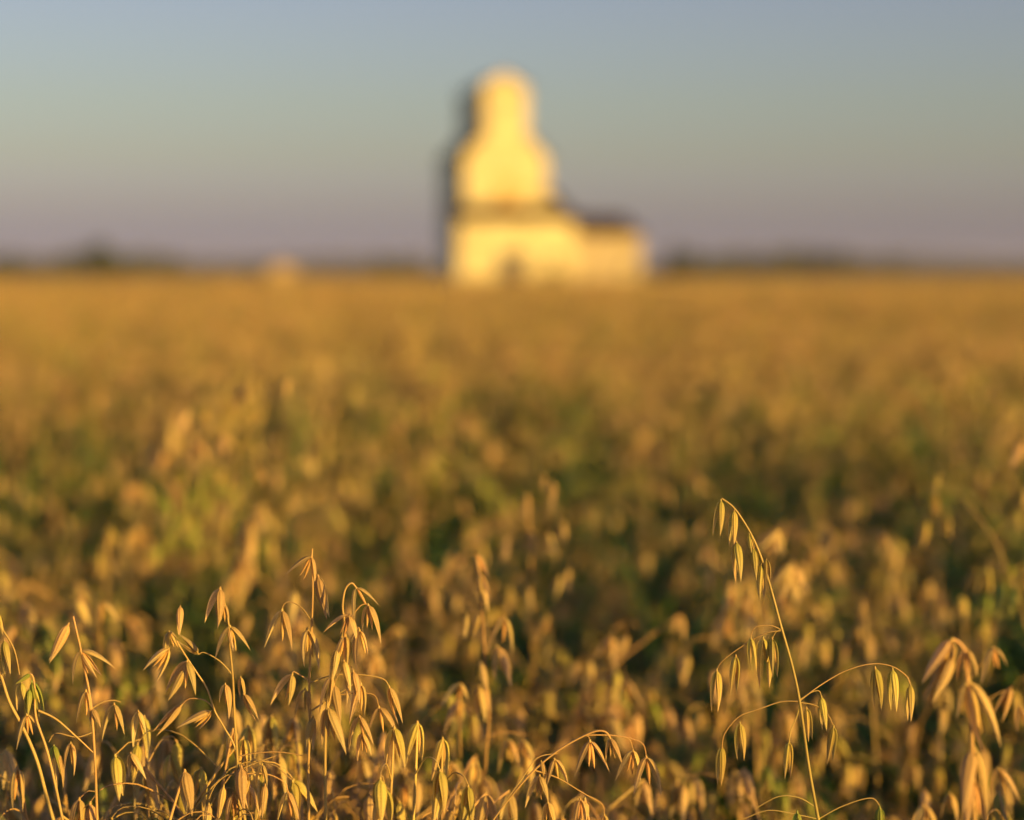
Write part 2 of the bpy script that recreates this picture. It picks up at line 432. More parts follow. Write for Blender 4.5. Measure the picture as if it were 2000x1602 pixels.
for s in (-1, 1):
    bpart('shoulder_roof', ele, lambda b: slab(b, (s * (BW + .35), 15.55), (s * (NW + 0.01), 18.32), 0.14, -.3, DP + .3, BROWNROOF))
    bpart('cupola_roof', ele, lambda b: slab(b, (s * (NW + .3), 23.86), (s * 0.02, 25.6), 0.14, -.3, DP + .3, BROWNROOF))
for s in (-1, 1):
    bpart('corner_board', ele, lambda b: box(b, s * (BW - .12) - .13, s * (BW - .12) + .13, -.03, -.003, .7, 15.7, WHITE))
    bpart('corner_board', ele, lambda b: box(b, s * (NW - .12) - .13, s * (NW - .12) + .13, -.03, -.003, 18.4, 23.9, WHITE))
def window(parent, x, z, w, h, y):
    o = bpart('window', parent, lambda b: (box(b, x - w / 2 - .1, x + w / 2 + .1, y - .08, y - .003, z + h, z + h + .12, WHITE),
        box(b, x - w / 2 - .1, x + w / 2 + .1, y - .1, y - .003, z - .12, z, WHITE),
        box(b, x - w / 2 - .1, x - w / 2, y - .08, y - .003, z, z + h, WHITE), box(b, x + w / 2, x + w / 2 + .1, y - .08, y - .003, z, z + h, WHITE)))
    bpart('pane', o, lambda b: box(b, x - w / 2, x + w / 2, y - .03, y - .004, z, z + h, GLASSM))
window(ele, 0.0, 21.6, .7, 1.0, 0.02)
hatch = bpart('hatch', ele, lambda b: box(b, -.95, .95, -.1, -.003, 9.9, 13.4, OCHRE))
bpart('canopy_roof', ele, lambda b: prism(b, [(-1.6, 10.0), (1.6, 10.0), (0, 11.6)], -1.0, -.11, OCHRE))
# drive shed across the front, part of the elevator
SX0, SX1, SD = -7.2, 6.6, 6.0
shed = bpart('drive_shed_wall', ele, lambda b: box(b, SX0, SX1, -SD, -.02, -.5, 8.05, WHITE))
def shedroof(b):
    v = [(SX0 - .3, -SD - .4, 8.0), (SX1 + .3, -SD - .4, 8.0), (SX1 + .3, -.01, 9.8), (SX0 - .3, -.01, 9.8)]
    v += [(x, y, z + .18) for x, y, z in v]
    b.add(v, [(3, 2, 1, 0), (4, 5, 6, 7), (0, 1, 5, 4), (1, 2, 6, 5), (2, 3, 7, 6), (3, 0, 4, 7)], [(0, 0)] * 8, BROWNROOF)
bpart('drive_shed_roof', ele, shedroof)
bpart('side_wing_wall', ele, lambda b: prism(b, [(BW + .01, -.5), (7.9, -.5), (7.9, 8.9), (BW + .01, 11.6)], 0.2, 9, WHITE))
bpart('side_wing_roof', ele, lambda b: slab(b, (8.5, 8.6), (BW + .01, 11.8), .3, -.6, 9.2, BROWNROOF))
door = bpart('drive_door', ele, lambda b: box(b, -2.5, .5, -SD - .08, -SD - .003, -.4, 4.3, GREYDOOR))
bpart('door_track', ele, lambda b: box(b, -2.7, 3.2, -SD - .14, -SD - .083, 4.32, 4.5, GREYDOOR))
bpart('door_brace', door, lambda b: box(b, -2.05, .25, -SD - .12, -SD - .083, 1.7, 1.9, GREYDOOR))
window(ele, 4.0, 3.0, 1.0, 1.2, -SD)
# storage shed beside it
ann = link('storage_shed', None); ann.matrix_basis = ele.matrix_basis @ Matrix.Translation((6.66, 0, 0))
tag(ann, 'low cream storage shed with brown roof adjoining the elevator', 'shed')
bpart('wall', ann, lambda b: box(b, 0, 8.3, -5.2, 5, -.5, 6.6, CREAM))
def annroof(b):
    v = [(.32, -5.7, 6.5), (8.6, -5.7, 6.5), (8.0, .2, 9.0), (.32, .2, 9.0), (.32, 5.4, 6.5), (8.6, 5.4, 6.5)]
    f = [(0, 1, 2, 3), (3, 2, 5, 4), (1, 5, 2), (0, 3, 4), (0, 4, 5, 1)]
    b.add(v, f, [(0, 0)] * 6, BROWNROOF)
bpart('roof', ann, annroof)
bpart('door', ann, lambda b: box(b, 2.6, 4.0, -5.28, -5.203, -.4, 2.2, CREAM))
window(ann, 6.4, 2.2, .9, 1.0, -5.2)
# small far bin
bd = 180.0; bx_ = (551 - 1000) / FPX * bd
sb = link('grain_bin', None); sb.location = (bx_, bd, ground_z(bx_, bd)); sb.rotation_euler = (0, 0, R(20))
tag(sb, 'small pale wooden bin standing alone in the oats away from the elevator', 'bin')
bpart('wall', sb, lambda b: box(b, -1.45, 1.45, 0, 2.6, -.3, 2.3, BINWOOD))
bpart('roof', sb, lambda b: prism(b, [(-1.65, 2.25), (1.65, 2.25), (0, 3.0)], -.25, 2.85, BINWOOD))
bpart('hatch', sb, lambda b: box(b, -.5, .5, -.06, -.003, .3, 1.6, GREYDOOR))

# ------------------------------------------------------------------ trees on the horizon
LEAFM = [simple('tree_leaf_dark', (0.05, 0.07, 0.022), 0.7, c2=(0.085, 0.10, 0.03), scale=0.8),
         simple('tree_leaf_olive', (0.07, 0.085, 0.03), 0.7, c2=(0.11, 0.115, 0.04), scale=0.8)]
BARK = simple('bark', (0.09, 0.07, 0.05), 0.9, scale=4, bump=0.4)
def tree(x, d, w, h, seed, label, group, m=0):
    rn = random.Random(seed); X = (x - 1000) / FPX * d
    t = link('tree', None); t.location = (X, d, ground_z(X, d) - .1)
    tag(t, label, 'tree', group)
    b = MB(); th = h * 0.45
    b.tube(catmull([(0, 0, 0), (rn.uniform(-.2, .2), 0, th * .5), (0, 0, th), (rn.uniform(-.3, .3), .2, h * .8)], 3), [0.035 * h * (1 - .09 * i) + .02 for i in range(10)], BARK, 7)
    lobes = []
    for k in range(rn.randint(9, 13)):
        a = rn.uniform(0, 6.28); rr = w * .5 * math.sqrt(rn.random()) * .8
        c = Vector((math.cos(a) * rr, math.sin(a) * rr, h * (0.22 + 0.62 * rn.random() * (1 - (rr / (w * .55)) ** 2 * .55))))
        lobes.append((c, w * rn.uniform(.12, .2)))
        b.tube(catmull([(0, 0, th * rn.uniform(.4, .9)), c * .5 + Vector((0, 0, th * .35)), c], 2), [.05 * h / 6, .04 * h / 6, .03 * h / 6, .02 * h / 6, .012 * h / 6], BARK, 4)
    link('trunk', b.mesh('trunk'), t)
    c_ = MB(); v = []; f = []; n = 0
    for c, r in lobes:
        for k in range(190):
            dv = Vector((rn.gauss(0, 1), rn.gauss(0, 1), rn.gauss(0, .8))).normalized() * r * rn.random() ** .4
            p = c + dv; s = rn.uniform(.16, .34) * h / 9
            e1 = Vector((rn.gauss(0, 1), rn.gauss(0, 1), rn.gauss(0, 1))).normalized(); e2 = e1.cross(Vector((rn.gauss(0, 1), rn.gauss(0, 1), rn.gauss(0, 1)))).normalized()
            v += [p - e1 * s, p - e2 * s * .6, p + e1 * s, p + e2 * s * .6]; f.append((n, n + 1, n + 2, n + 3)); n += 4
    c_.add(v, f, [(0, 0)] * len(v), LEAFM[m]); link('crown', c_.mesh('crown', False), t)
TREES = [(8, 420, 5.5, 5.0, 0), (62, 620, 7, 4.5, 1), (150, 520, 9, 5.6, 0), (188, 460, 8, 7.2, 0), (214, 455, 7, 7.0, 0), (246, 470, 8, 5.6, 0),
         (306, 560, 10, 5.4, 1), (338, 580, 8, 4.4, 1), (118, 640, 9, 4.6, 1), (730, 640, 9, 4.6, 1), (770, 660, 9, 5.2, 1), (812, 640, 10, 5.6, 1),
         (1322, 430, 7, 5.8, 0), (1352, 420, 7, 5.0, 0), (1388, 430, 8, 5.0, 0), (1424, 500, 8, 4.6, 1), (1468, 600, 10, 5.6, 1), (1510, 560, 9, 5.8, 1),
         (1556, 580, 9, 6.2, 1), (1600, 600, 9, 6.6, 1), (1640, 600, 9, 6.0, 1), (1690, 760, 10, 5.0, 1), (1745, 800, 11, 5.0, 1)]
for i, (x, d, w, h, m) in enumerate(TREES):
    if 140 < x < 260: lb = 'dark rounded tree in the tallest clump on the skyline beyond the small pale bin'
    elif x < 500: lb = 'low bushy tree on the skyline flanking the tallest dark clump'
    elif x < 1000: lb = 'low hazy tree on the skyline just behind the elevator shaded wall'
    elif x < 1440: lb = 'dark bushy tree on the skyline next to the storage shed'
    else: lb = 'distant grey-green tree in the thin row beyond the storage shed'
    tree(x, d, w * 1.5, h * (1.42 if m == 0 else 1.6), 500 + i, lb, 'trees along the horizon', m)
DRY = simple('dry_weed', (0.24, 0.17, 0.06), 0.8, c2=(0.16, 0.12, 0.04), scale=1.5); LEAFM.append(DRY)
for i, (x, w, h) in enumerate(((1040, 2.6, 2.6), (1078, 3.2, 3.2), (1112, 2.6, 2.4), (1165, 2.4, 2.2))):
    tree(x, ED - 9.5, w, h, 700 + i, 'dry brown weed bush growing against the elevator drive shed', 'weeds by the elevator', 2)
for o in bpy.data.objects:
    if o.get('group') == 'weeds by the elevator': o.name = 'weed_bush'; o['category'] = 'bush'
# far low hills
def hills():
    rn = random.Random(5); v = []; f = []; n = 160
    for i in range(n + 1):
        a = R(-40 + 80 * i / n)
        h = 14 + 9 * math.sin(i * .13) + 6 * math.sin(i * .37 + 1) + 3 * rn.random()
        for D, z in ((3000, -3), (3400, h * .8), (3800, h), (4600, -3)):
            v.append((math.sin(a) * D, math.cos(a) * D, z))
    for i in range(n):
        for k in range(3):
            p = i * 4 + k; f.append((p, p + 1, p + 5, p + 4))
    me = bpy.data.meshes.new('hills'); me.from_pydata(v, [], f); me.polygons.foreach_set('use_smooth', [True] * len(f))
    me.materials.append(simple('hill_scrub', (0.07, 0.08, 0.04), 0.95, c2=(0.13, 0.11, 0.05), scale=0.01))
    tag(link('hills', me), 'low wooded rise along the far horizon', kind='structure')
hills()

# ------------------------------------------------------------------ hero oat plants, measured in the photograph
class Hero:
    def __init__(s, label, D, r, group=None):
        s.root = link('oat_plant', None); s.D = D; s.r = r; s.rn = random.Random(hash(label) % 9999 if False else len(label) * 31)
        tag(s.root, label, 'oat plant', group); s.origin = None
    def P(s, p, dd=0.0):
        return at(p[0], p[1], s.D + dd + (p[2] if len(p) > 2 else 0))
    def L(s, v): return v - s.root_loc
    def stem(s, pts, r0=0.0013, r1=0.0005, name='stem'):
        P = [s.P(p) for p in pts]                       # bottom to top
        b0 = P[0]; d0 = (P[0] - P[1]).normalized()
        x, y = b0.x + d0.x * 0.25, b0.y + 0.02
        foot = Vector((x, y, ground_z(x, y)))
        s.root_loc = foot; s.root.location = foot
        c1 = b0 + d0 * 0.45
        low = [foot * (1 - t) ** 2 + c1 * (2 * t * (1 - t)) + b0 * (t * t) for t in (i / 10 for i in range(10))]
        full = low + catmull(P, 5)
        n = len(full); b = MB()
        r0 *= 0.56
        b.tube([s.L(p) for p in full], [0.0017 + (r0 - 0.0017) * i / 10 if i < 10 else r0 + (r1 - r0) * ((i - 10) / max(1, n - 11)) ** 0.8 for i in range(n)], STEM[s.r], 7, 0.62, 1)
        link('stem', b.mesh('stem'), s.root)
        for k in range(3):
            b = MB(); f = full[1 + k]
            leaf_geo(b, s.L(f), s.rn.uniform(0, 6.28), .2, .006, 1.0, LEAF[s.rn.choice((0, 1, 2))], s.rn)
            link('leaf', b.mesh('leaf'), s.root)
    def branch(s, pts, r0=0.00034):
        P = catmull([s.P(p) for p in pts], 5); b = MB(); n = len(P)
        b.tube([s.L(p) for p in P], [r0 * (1 - .45 * i / (n - 1)) for i in range(n)], STEM[s.r], 5, .7, 1)
        link('branch', b.mesh('branch'), s.root)
    def _spik(s, p, down, azi, L, o1, o2, r, k1=1.0, k2=1.0, slim=1.0):
        o = link('spikelet', s.rn.choice(KERN_ME[r]), s.root, spik_matrix(s.L(p), down, azi, L) @ Matrix.Diagonal((slim, slim, 1, 1)))
        for m, k in zip(glume_locals(o1, o2), (k1, k2)):
            link('glume', s.rn.choice(GLUME_ME[r]), o, m @ Matrix.Scale(k, 4))
    def closed(s, a, t, r=None, op=6):
        A = s.P(a); T = s.P(t, s.rn.uniform(-.004, .004)) if len(t) < 3 else s.P(t)
        d = T - A
        s._spik(A, d.normalized(), s.rn.uniform(0, 6.28), d.length, R(op * s.rn.uniform(.6, 1.3)), R(op * s.rn.uniform(.6, 1.3)), s.r if r is None else r, 1, 1, 0.82)
    def open(s, a, lt, rt, r=None):
        A = s.P(a); T1 = s.P(rt); T2 = s.P(lt); d1 = T1 - A; d2 = T2 - A
        dn = d1.normalized() + d2.normalized() + Vector((0, s.rn.uniform(-.15, .15), 0)); dn.normalize()
        L = (d1.length + d2.length) / 2; ang = d1.angle(d2) / 2
        s._spik(A, dn, s.rn.uniform(-.5, .5), L, ang, ang, s.r if r is None else r, d1.length / L, d2.length / L)
GH = None
# 1 the tall arching stalk
h = Hero('tall oat stalk nodding at its tip, slim closed spikelets hung from two long bowed branches', 0.80, 1)
h.stem([(1600, 1610), (1580, 1500), (1562, 1372), (1547, 1300), (1525, 1222), (1507, 1155), (1487, 1090), (1465, 1040), (1435, 994), (1410, 974)], 0.0014, 0.0004)
h.branch([(1525, 1232), (1495, 1237), (1450, 1262), (1412, 1290), (1400, 1308)])
h.branch([(1562, 1370), (1525, 1371), (1480, 1386), (1443, 1400), (1416, 1432), (1410, 1458)])
h.branch([(1563, 1368), (1600, 1340), (1650, 1311), (1700, 1297), (1740, 1301), (1770, 1320), (1778, 1338)])
h.branch([(1563, 1372), (1592, 1378), (1616, 1395), (1628, 1420)])
h.branch([(1563, 1372), (1556, 1400), (1545, 1425), (1541, 1450)])
h.branch([(1525, 1230), (1505, 1222), (1475, 1225), (1466, 1245)])
h.branch([(1525, 1230), (1515, 1235), (1508, 1248)])
h.branch([(1598, 1600), (1640, 1577), (1690, 1560), (1712, 1565), (1728, 1600)])
h.branch([(1598, 1600), (1550, 1590), (1500, 1583), (1452, 1600)])
h.branch([(1590, 1575), (1560, 1558), (1520, 1556), (1475, 1580)])
h.branch([(1560, 1368), (1585, 1352), (1600, 1350), (1604, 1362)])
for a, t in (((1408, 976), (1399, 1046)), ((1434, 996), (1428, 1066)), ((1438, 1058), (1442, 1136)), ((1463, 1042), (1472, 1086)),
             ((1471, 1070), (1478, 1134)), ((1487, 1102), (1487, 1172)), ((1497, 1092), (1502, 1136)), ((1400, 1308), (1396, 1390)),
             ((1437, 1280), (1434, 1356)), ((1466, 1245), (1472, 1312)), ((1508, 1246), (1515, 1322)), ((1502, 1290), (1503, 1342)),
             ((1410, 1458), (1405, 1532)), ((1445, 1411), (1447, 1484)), ((1709, 1303), (1713, 1387)), ((1743, 1306), (1745, 1388)),
             ((1778, 1337), (1777, 1408)), ((1628, 1418), (1621, 1490)), ((1604, 1360), (1611, 1426)), ((1575, 1382), (1584, 1446)), ((1541, 1448), (1537, 1520))):
    h.closed(a, t, 1, 7)
h.open((1490, 1245), (1484, 1348), (1500, 1300), 1)
h.closed((1718, 1575), (1722, 1650), 2)
h.closed((1557, 1585), (1560, 1660), 2)
# 2 upright stalk with an awned top
h = Hero('upright straw oat stalk with spread papery glumes at its pointed top', 0.80, 0)
h.stem([(603, 1615), (602, 1500), (606, 1400), (604, 1330), (608, 1240), (611, 1150), (609, 1100), (610, 1072)], 0.0013, 0.00035)
h.branch([(607, 1212), (590, 1188), (568, 1176), (555, 1180), (551, 1192)])
h.branch([(604, 1335), (650, 1319), (705, 1318), (748, 1326), (760, 1342)])
h.branch([(606, 1390), (650, 1362), (690, 1354), (730, 1357), (740, 1382)])
h.branch([(604, 1330), (585, 1318), (573, 1312), (571, 1318)])
h.branch([(606, 1390), (670, 1350), (700, 1330), (705, 1336)])
h.open((608, 1086), (557, 1121), (617, 1152)); h.closed((621, 1124), (641, 1206), None, 5)
h.open((551, 1190), (515, 1264), (573, 1267)); h.open((600, 1228), (593, 1300), (624, 1311))
h.open((571, 1316), (525, 1378), (566, 1376)); h.closed((760, 1341), (781, 1413), None, 6)
h.open((740, 1380), (717, 1434), (780, 1446)); h.open((705, 1335), (680, 1412), (712, 1402))
h.open((596, 1345), (575, 1400), (604, 1412)); h.closed((612, 1400), (604, 1470), None, 9)
# 3 crowded stalk with a hooked tip
h = Hero('crowded golden oat stalk whose thread-like tip hooks over beside the pointed one', 0.79, 0)
h.stem([(636, 1615), (635, 1460), (640, 1372), (655, 1290), (672, 1225), (669, 1185), (674, 1152), (686, 1139), (695, 1147)], 0.0013, 0.0004)
h.branch([(672, 1225), (690, 1200), (706, 1182), (720, 1180)])
h.branch([(655, 1290), (690, 1240), (700, 1226), (703, 1232)])
h.branch([(640, 1372), (660, 1320), (680, 1300), (690, 1310)])
h.open((695, 1147), (689, 1212), (741, 1183)); h.open((719, 1180), (708, 1232), (745, 1256))
h.open((682, 1200), (630, 1234), (700, 1255)); h.open((675, 1240), (652, 1306), (676, 1315)); h.open((702, 1230), (696, 1307), (719, 1276))
h.closed((660, 1265), (645, 1330)); h.closed((652, 1335), (664, 1412)); h.open((640, 1380), (624, 1460), (681, 1467))
h.closed((648, 1320), (630, 1395)); h.open((702, 1398), (680, 1466), (731, 1452)); h.open((707, 1430), (697, 1492), (726, 1475))
h.closed((672, 1290), (684, 1350)); h.open((690, 1310), (676, 1375), (704, 1372))
# 4 slender stalk
h = Hero('slender oat stalk with pale splayed glumes along a thin wavy stem', 0.80, 0)
h.stem([(470, 1615), (463, 1475), (458, 1400), (455, 1330), (449, 1262), (447, 1222), (438, 1175), (430, 1147)], 0.0012, 0.00035)
h.branch([(463, 1478), (500, 1471), (545, 1469), (592, 1476)]); h.branch([(465, 1505), (500, 1490), (540, 1476)])
h.branch([(463, 1510), (440, 1516), (420, 1535), (408, 1560)]); h.branch([(463, 1512), (520, 1512), (555, 1528), (562, 1545)])
h.open((430, 1148), (396, 1216), (430, 1222)); h.open((436, 1178), (424, 1226), (446, 1228)); h.open((449, 1222), (419, 1288), (489, 1269)); h.closed((447, 1228), (458, 1272))
h.open((440, 1335), (428, 1372), (448, 1404)); h.closed((470, 1322), (475, 1368)); h.open((476, 1355), (500, 1410), (505, 1405))
h.closed((437, 1534), (428, 1602)); h.open((455, 1550), (442, 1625), (482, 1610)); h.closed((486, 1520), (470, 1570)); h.open((512, 1492), (500, 1540), (522, 1538))
h.closed((518, 1532), (510, 1595)); h.open((562, 1545), (540, 1608), (588, 1606)); h.closed((408, 1570), (402, 1640))
# 5 leaning side stalk
h = Hero('thin oat stalk leaning away from the slender wavy one, few grey-gold spikelets', 0.81, 0)
h.stem([(480, 1620), (462, 1474), (440, 1425), (420, 1390), (404, 1345), (385, 1315), (362, 1280), (345, 1252)], 0.0009, 0.0003)
h.branch([(418, 1385), (400, 1368), (370, 1365), (355, 1377)]); h.branch([(455, 1320), (430, 1292), (400, 1275), (388, 1278)])
h.open((330, 1266), (280, 1306), (306, 1336)); h.open((388, 1278), (345, 1252), (350, 1240)); h.open((366, 1290), (318, 1350), (389, 1353)); h.closed((363, 1305), (330, 1365), None, 8)
h.closed((355, 1377), (302, 1432), None, 6); h.open((413, 1389), (346, 1415), (390, 1426)); h.open((330, 1232), (316, 1310), (346, 1244))
h.closed((352, 1183), (350, 1240), None, 10)
# 6 red stem at the border
h = Hero('oat stalk with a reddish orange stem and greenish top spikelets leaning outward', 0.80, 1)
h.stem([(108, 1615), (92, 1560), (75, 1495), (58, 1450), (40, 1412), (18, 1370), (4, 1326), (-14, 1270), (-20, 1220)], 0.0016, 0.0006)
h.branch([(125, 1615), (105, 1520), (90, 1460), (70, 1400), (68, 1345), (62, 1318), (50, 1320)], 0.0007)
h.branch([(-18, 1200), (5, 1230), (28, 1270), (38, 1318)], 0.0006)
h.branch([(75, 1388), (110, 1405), (150, 1440), (182, 1470)], 0.0006)
h.closed((-2, 1198), (8, 1240), 1); h.closed((8, 1250), (16, 1318), 1, 8); h.closed((62, 1330), (80, 1398), 2, 7); h.closed((58, 1345), (52, 1398), 2, 6)
h.closed((60, 1316), (30, 1336), 2, 5); h.open((42, 1332), (32, 1388), (50, 1375), 1); h.open((52, 1395), (30, 1460), (80, 1432), 0); h.closed((-4, 1285), (4, 1322), 1)
# 7 short one by the red stem
h = Hero('oat stalk with one spikelet flung out sideways, standing beside the reddish stem', 0.81, 0)
h.stem([(190, 1615), (186, 1500), (180, 1400), (174, 1350), (166, 1312), (158, 1270), (150, 1235), (143, 1204)], 0.0012, 0.0004)
h.branch([(180, 1384), (200, 1372), (222, 1368), (236, 1372)]); h.branch([(182, 1430), (150, 1440), (110, 1432), (95, 1450)])
h.closed((134, 1218), (97, 1292), None, 4); h.open((157, 1270), (143, 1334), (223, 1304)); h.closed((160, 1275), (193, 1322), 0, 8)
h.open((168, 1348), (148, 1410), (176, 1417)); h.open((180, 1383), (172, 1410), (200, 1420)); h.open((223, 1374), (199, 1445), (245, 1432)); h.open((270, 1388), (256, 1460), (288, 1428))
h.open((138, 1450), (128, 1500), (146, 1515)); h.open((255, 1470), (250, 1520), (290, 1518)); h.closed((112, 1470), (118, 1540)); h.open((105, 1455), (98, 1500), (120, 1510), 2)
# 8 low arching panicle in the shade
h = Hero('low bowed oat panicle ending in four wide-open pale spikelets over a dark gap', 0.79, 0)
h.stem([(950, 1620), (990, 1566), (1040, 1508), (1090, 1466), (1135, 1440), (1165, 1428), (1183, 1430), (1192, 1442)], 0.0009, 0.0004)
h.branch([(1145, 1436), (1190, 1436), (1230, 1442), (1256, 1454), (1262, 1477)]); h.branch([(1215, 1439), (1230, 1446), (1236, 1464)])
h.branch([(980, 1575), (1020, 1520), (1050, 1480), (1090, 1472)]); h.branch([(1045, 1505), (1090, 1520), (1140, 1550), (1175, 1570), (1180, 1590)])
h.branch([(1143, 1436), (1150, 1440), (1152, 1447)])
h.open((1152, 1446), (1119, 1512), (1194, 1509)); h.open((1192, 1441), (1182, 1492), (1216, 1492)); h.open((1236, 1464), (1201, 1524), (1252, 1526)); h.open((1262, 1477), (1234, 1548), (1294, 1554))
h.open((1054, 1514), (1021, 1582), (1074, 1563)); h.closed((1057, 1486), (1066, 1530)); h.open((1083, 1482), (1066, 1530), (1113, 1538)); h.open((1070, 1566), (1058, 1625), (1084, 1622)); h.open((1133, 1560), (1118, 1618), (1146, 1615)); h.closed((1180, 1590), (1180, 1650))
# 9 near, large and soft at the border
h = Hero('stout bright oat stalk with big orange-gold spikelets, nearer than its neighbours', 0.70, 0)
h.stem([(1905, 1640), (1900, 1500), (1896, 1400), (1890, 1330), (1884, 1270), (1862, 1248)], 0.0016, 0.0006)
h.branch([(1890, 1330), (1920, 1290), (1940, 1266)]); h.branch([(1896, 1400), (1940, 1360), (1975, 1345)])
h.open((1860, 1248), (1800, 1330), (1832, 1352)); h.closed((1862, 1282), (1812, 1368), None, 8); h.open((1888, 1268), (1868, 1330), (1908, 1322)); h.open((1940, 1264), (1914, 1335), (1970, 1302))
h.closed((1893, 1330), (1938, 1465), None, 12); h.open((1886, 1335), (1866, 1402), (1910, 1440)); h.closed((1975, 1342), (1945, 1405), None, 14); h.open((1990, 1380), (1985, 1430), (2010, 1430))
h.closed((1898, 1462), (1890, 1590), None, 12); h.closed((1905, 1462), (1918, 1585), None, 10); h.open((1900, 1520), (1880, 1620), (1935, 1615)); h.open((1805, 1572), (1780, 1650), (1840, 1650)); h.open((1855, 1548), (1838, 1600), (1872, 1612)); h.open((1950, 1500), (1935, 1570), (1990, 1560))
# 10 soft stalk behind the low bowed one
h = Hero('bunched oat stalk with hanging orange spikelets, dark gaps on both sides', 0.95, 0)
h.stem([(945, 1620), (948, 1500), (955, 1400), (950, 1330), (945, 1250), (940, 1170), (935, 1090)], 0.0013, 0.0005)
h.branch([(948, 1440), (985, 1430), (1030, 1436)]); h.branch([(900, 1480), (898, 1420), (892, 1370), (900, 1340)]); h.branch([(948, 1280), (970, 1215), (985, 1205)])
h.closed((930, 1082), (948, 1135), None, 10); h.closed((938, 1120), (950, 1180), None, 10); h.closed((944, 1150), (948, 1195), None, 12); h.closed((935, 1200), (925, 1245)); h.closed((912, 1200), (908, 1245))
h.open((985, 1205), (955, 1255), (1003, 1280)); h.open((972, 1262), (965, 1330), (1000, 1340)); h.open((900, 1334), (858, 1386), (915, 1365)); h.open((900, 1365), (865, 1430), (902, 1425)); h.closed((938, 1290), (950, 1345), None, 12)
h.closed((936, 1340), (940, 1410), None, 10); h.closed((948, 1340), (958, 1390)); h.open((878, 1488), (855, 1530), (908, 1540)); h.open((995, 1445), (972, 1512), (1012, 1490)); h.open((1022, 1445), (1010, 1500), (1045, 1490)); h.closed((930, 1475), (918, 1530)); h.closed((930, 1495), (952, 1580))
# 11 spike rising behind
h = Hero('upright oat stalk with compact spikelets rising taller behind the bunched one', 1.25, 0)
h.stem([(1045, 1615), (1042, 1400), (1040, 1250), (1036, 1100), (1030, 970)], 0.0016, 0.0006)
h.branch([(1040, 1120), (1065, 1040), (1075, 960), (1078, 940)]); h.branch([(1040, 1200), (1080, 1120), (1098, 1040)])
for a, t in (((1030, 965), (1026, 1015)), ((1062, 928), (1062, 960)), ((1080, 940), (1078, 1000)), ((1040, 1035), (1030, 1090)), ((990, 1048), (985, 1095)), ((1072, 1042), (1082, 1085)), ((1100, 1020), (1098, 1062)), ((1096, 1122), (1078, 1168)), ((1110, 1110), (1110, 1160)), ((1012, 1120), (1015, 1155)), ((1030, 1150), (1040, 1195)), ((1062, 1205), (1040, 1260)), ((1045, 1325), (1070, 1372)), ((1030, 1360), (1038, 1410)), ((1095, 1292), (1080, 1345)), ((1088, 1300), (1070, 1350))):
    h.closed(a, t, None, 12)
# 12 tall stalks breaking the field's surface
def tall(label, D, r, pts, sp):
    h = Hero(label, D, r); h.stem(pts, 0.0011, 0.0004)
    for a, t in sp:
        h.closed(a, (a[0] + (t[0] - a[0]) * 1.3, a[1] + (t[1] - a[1]) * 1.3), None, 18)
        for q in range(2):
            jx, jy = h.rn.uniform(-17, 17), h.rn.uniform(-6, 20); dz = h.rn.uniform(-.03, .03)
            h.closed((a[0] + jx, a[1] + jy, dz), (t[0] + jx, t[1] + jy + 8, dz), None, 18)
tall('tall oat stalk far out in front of the small pale bin, top above the field', 1.75, 0, [(250, 1500), (262, 1250), (285, 1050), (315, 920), (340, 850), (362, 810)],
     [((362, 808), (368, 848)), ((330, 822), (325, 862)), ((345, 850), (338, 880)), ((318, 862), (312, 905)), ((336, 880), (330, 915)), ((300, 880), (296, 920)), ((325, 930), (335, 970)), ((268, 945), (262, 985)), ((282, 950), (285, 990)), ((275, 1030), (270, 1075)), ((292, 1050), (298, 1092)), ((255, 1040), (250, 1080)), ((350, 960), (348, 1000))])
tall('greenish oat stalk rising between the small pale bin and the elevator', 2.1, 1, [(440, 1400), (455, 1150), (470, 900), (478, 720)],
     [((478, 716), (478, 750)), ((470, 740), (466, 772)), ((488, 745), (490, 775)), ((452, 775), (448, 808)), ((500, 785), (500, 820)), ((458, 800), (452, 832)), ((482, 790), (484, 822)), ((440, 820), (436, 850)), ((492, 850), (496, 884))])
tall('bright yellow-green unripe oat stalk in front of the small pale bin', 1.6, 2, [(385, 1400), (388, 1200), (385, 1050), (395, 930)],
     [((395, 928), (396, 968)), ((382, 945), (378, 985)), ((370, 1000), (368, 1045)), ((400, 970), (404, 1008)), ((362, 1025), (358, 1062)), ((378, 1040), (380, 1078)), ((320, 960), (318, 1000)), ((440, 940), (444, 976))])
tall('tall oat stalk standing up in line with the storage shed', 2.3, 0, [(1262, 1400), (1262, 1150), (1260, 950), (1258, 790)],
     [((1258, 786), (1258, 818)), ((1250, 820), (1247, 850)), ((1268, 818), (1270, 850)), ((1255, 850), (1254, 882)), ((1245, 870), (1240, 900)), ((1272, 880), (1276, 910)), ((1300, 860), (1300, 890)), ((1262, 930), (1260, 960))])
tall('oat stalk leaning beside the greenish one with a string of golden spikelets', 1.35, 0, [(445, 1500), (452, 1250), (468, 1120), (485, 1040), (502, 990)],
     [((503, 985), (505, 1020)), ((488, 1015), (482, 1065)), ((495, 1040), (492, 1085)), ((478, 1075), (470, 1120)), ((470, 1105), (462, 1150)), ((458, 1130), (452, 1175)), ((485, 1085), (486, 1125)), ((500, 1000), (512, 1030))])
tall('oat stalk with swept-out golden spikelets directly behind the tall nodding one', 1.12, 0, [(1480, 1600), (1478, 1400), (1490, 1200), (1510, 1080), (1525, 1035)],
     [((1525, 1034), (1485, 1062)), ((1518, 1040), (1528, 1072)), ((1548, 1100), (1515, 1150)), ((1545, 1105), (1560, 1155)), ((1425, 1185), (1422, 1240)), ((1440, 1130), (1432, 1180)), ((1470, 1150), (1465, 1200)), ((1500, 1190), (1490, 1240))])

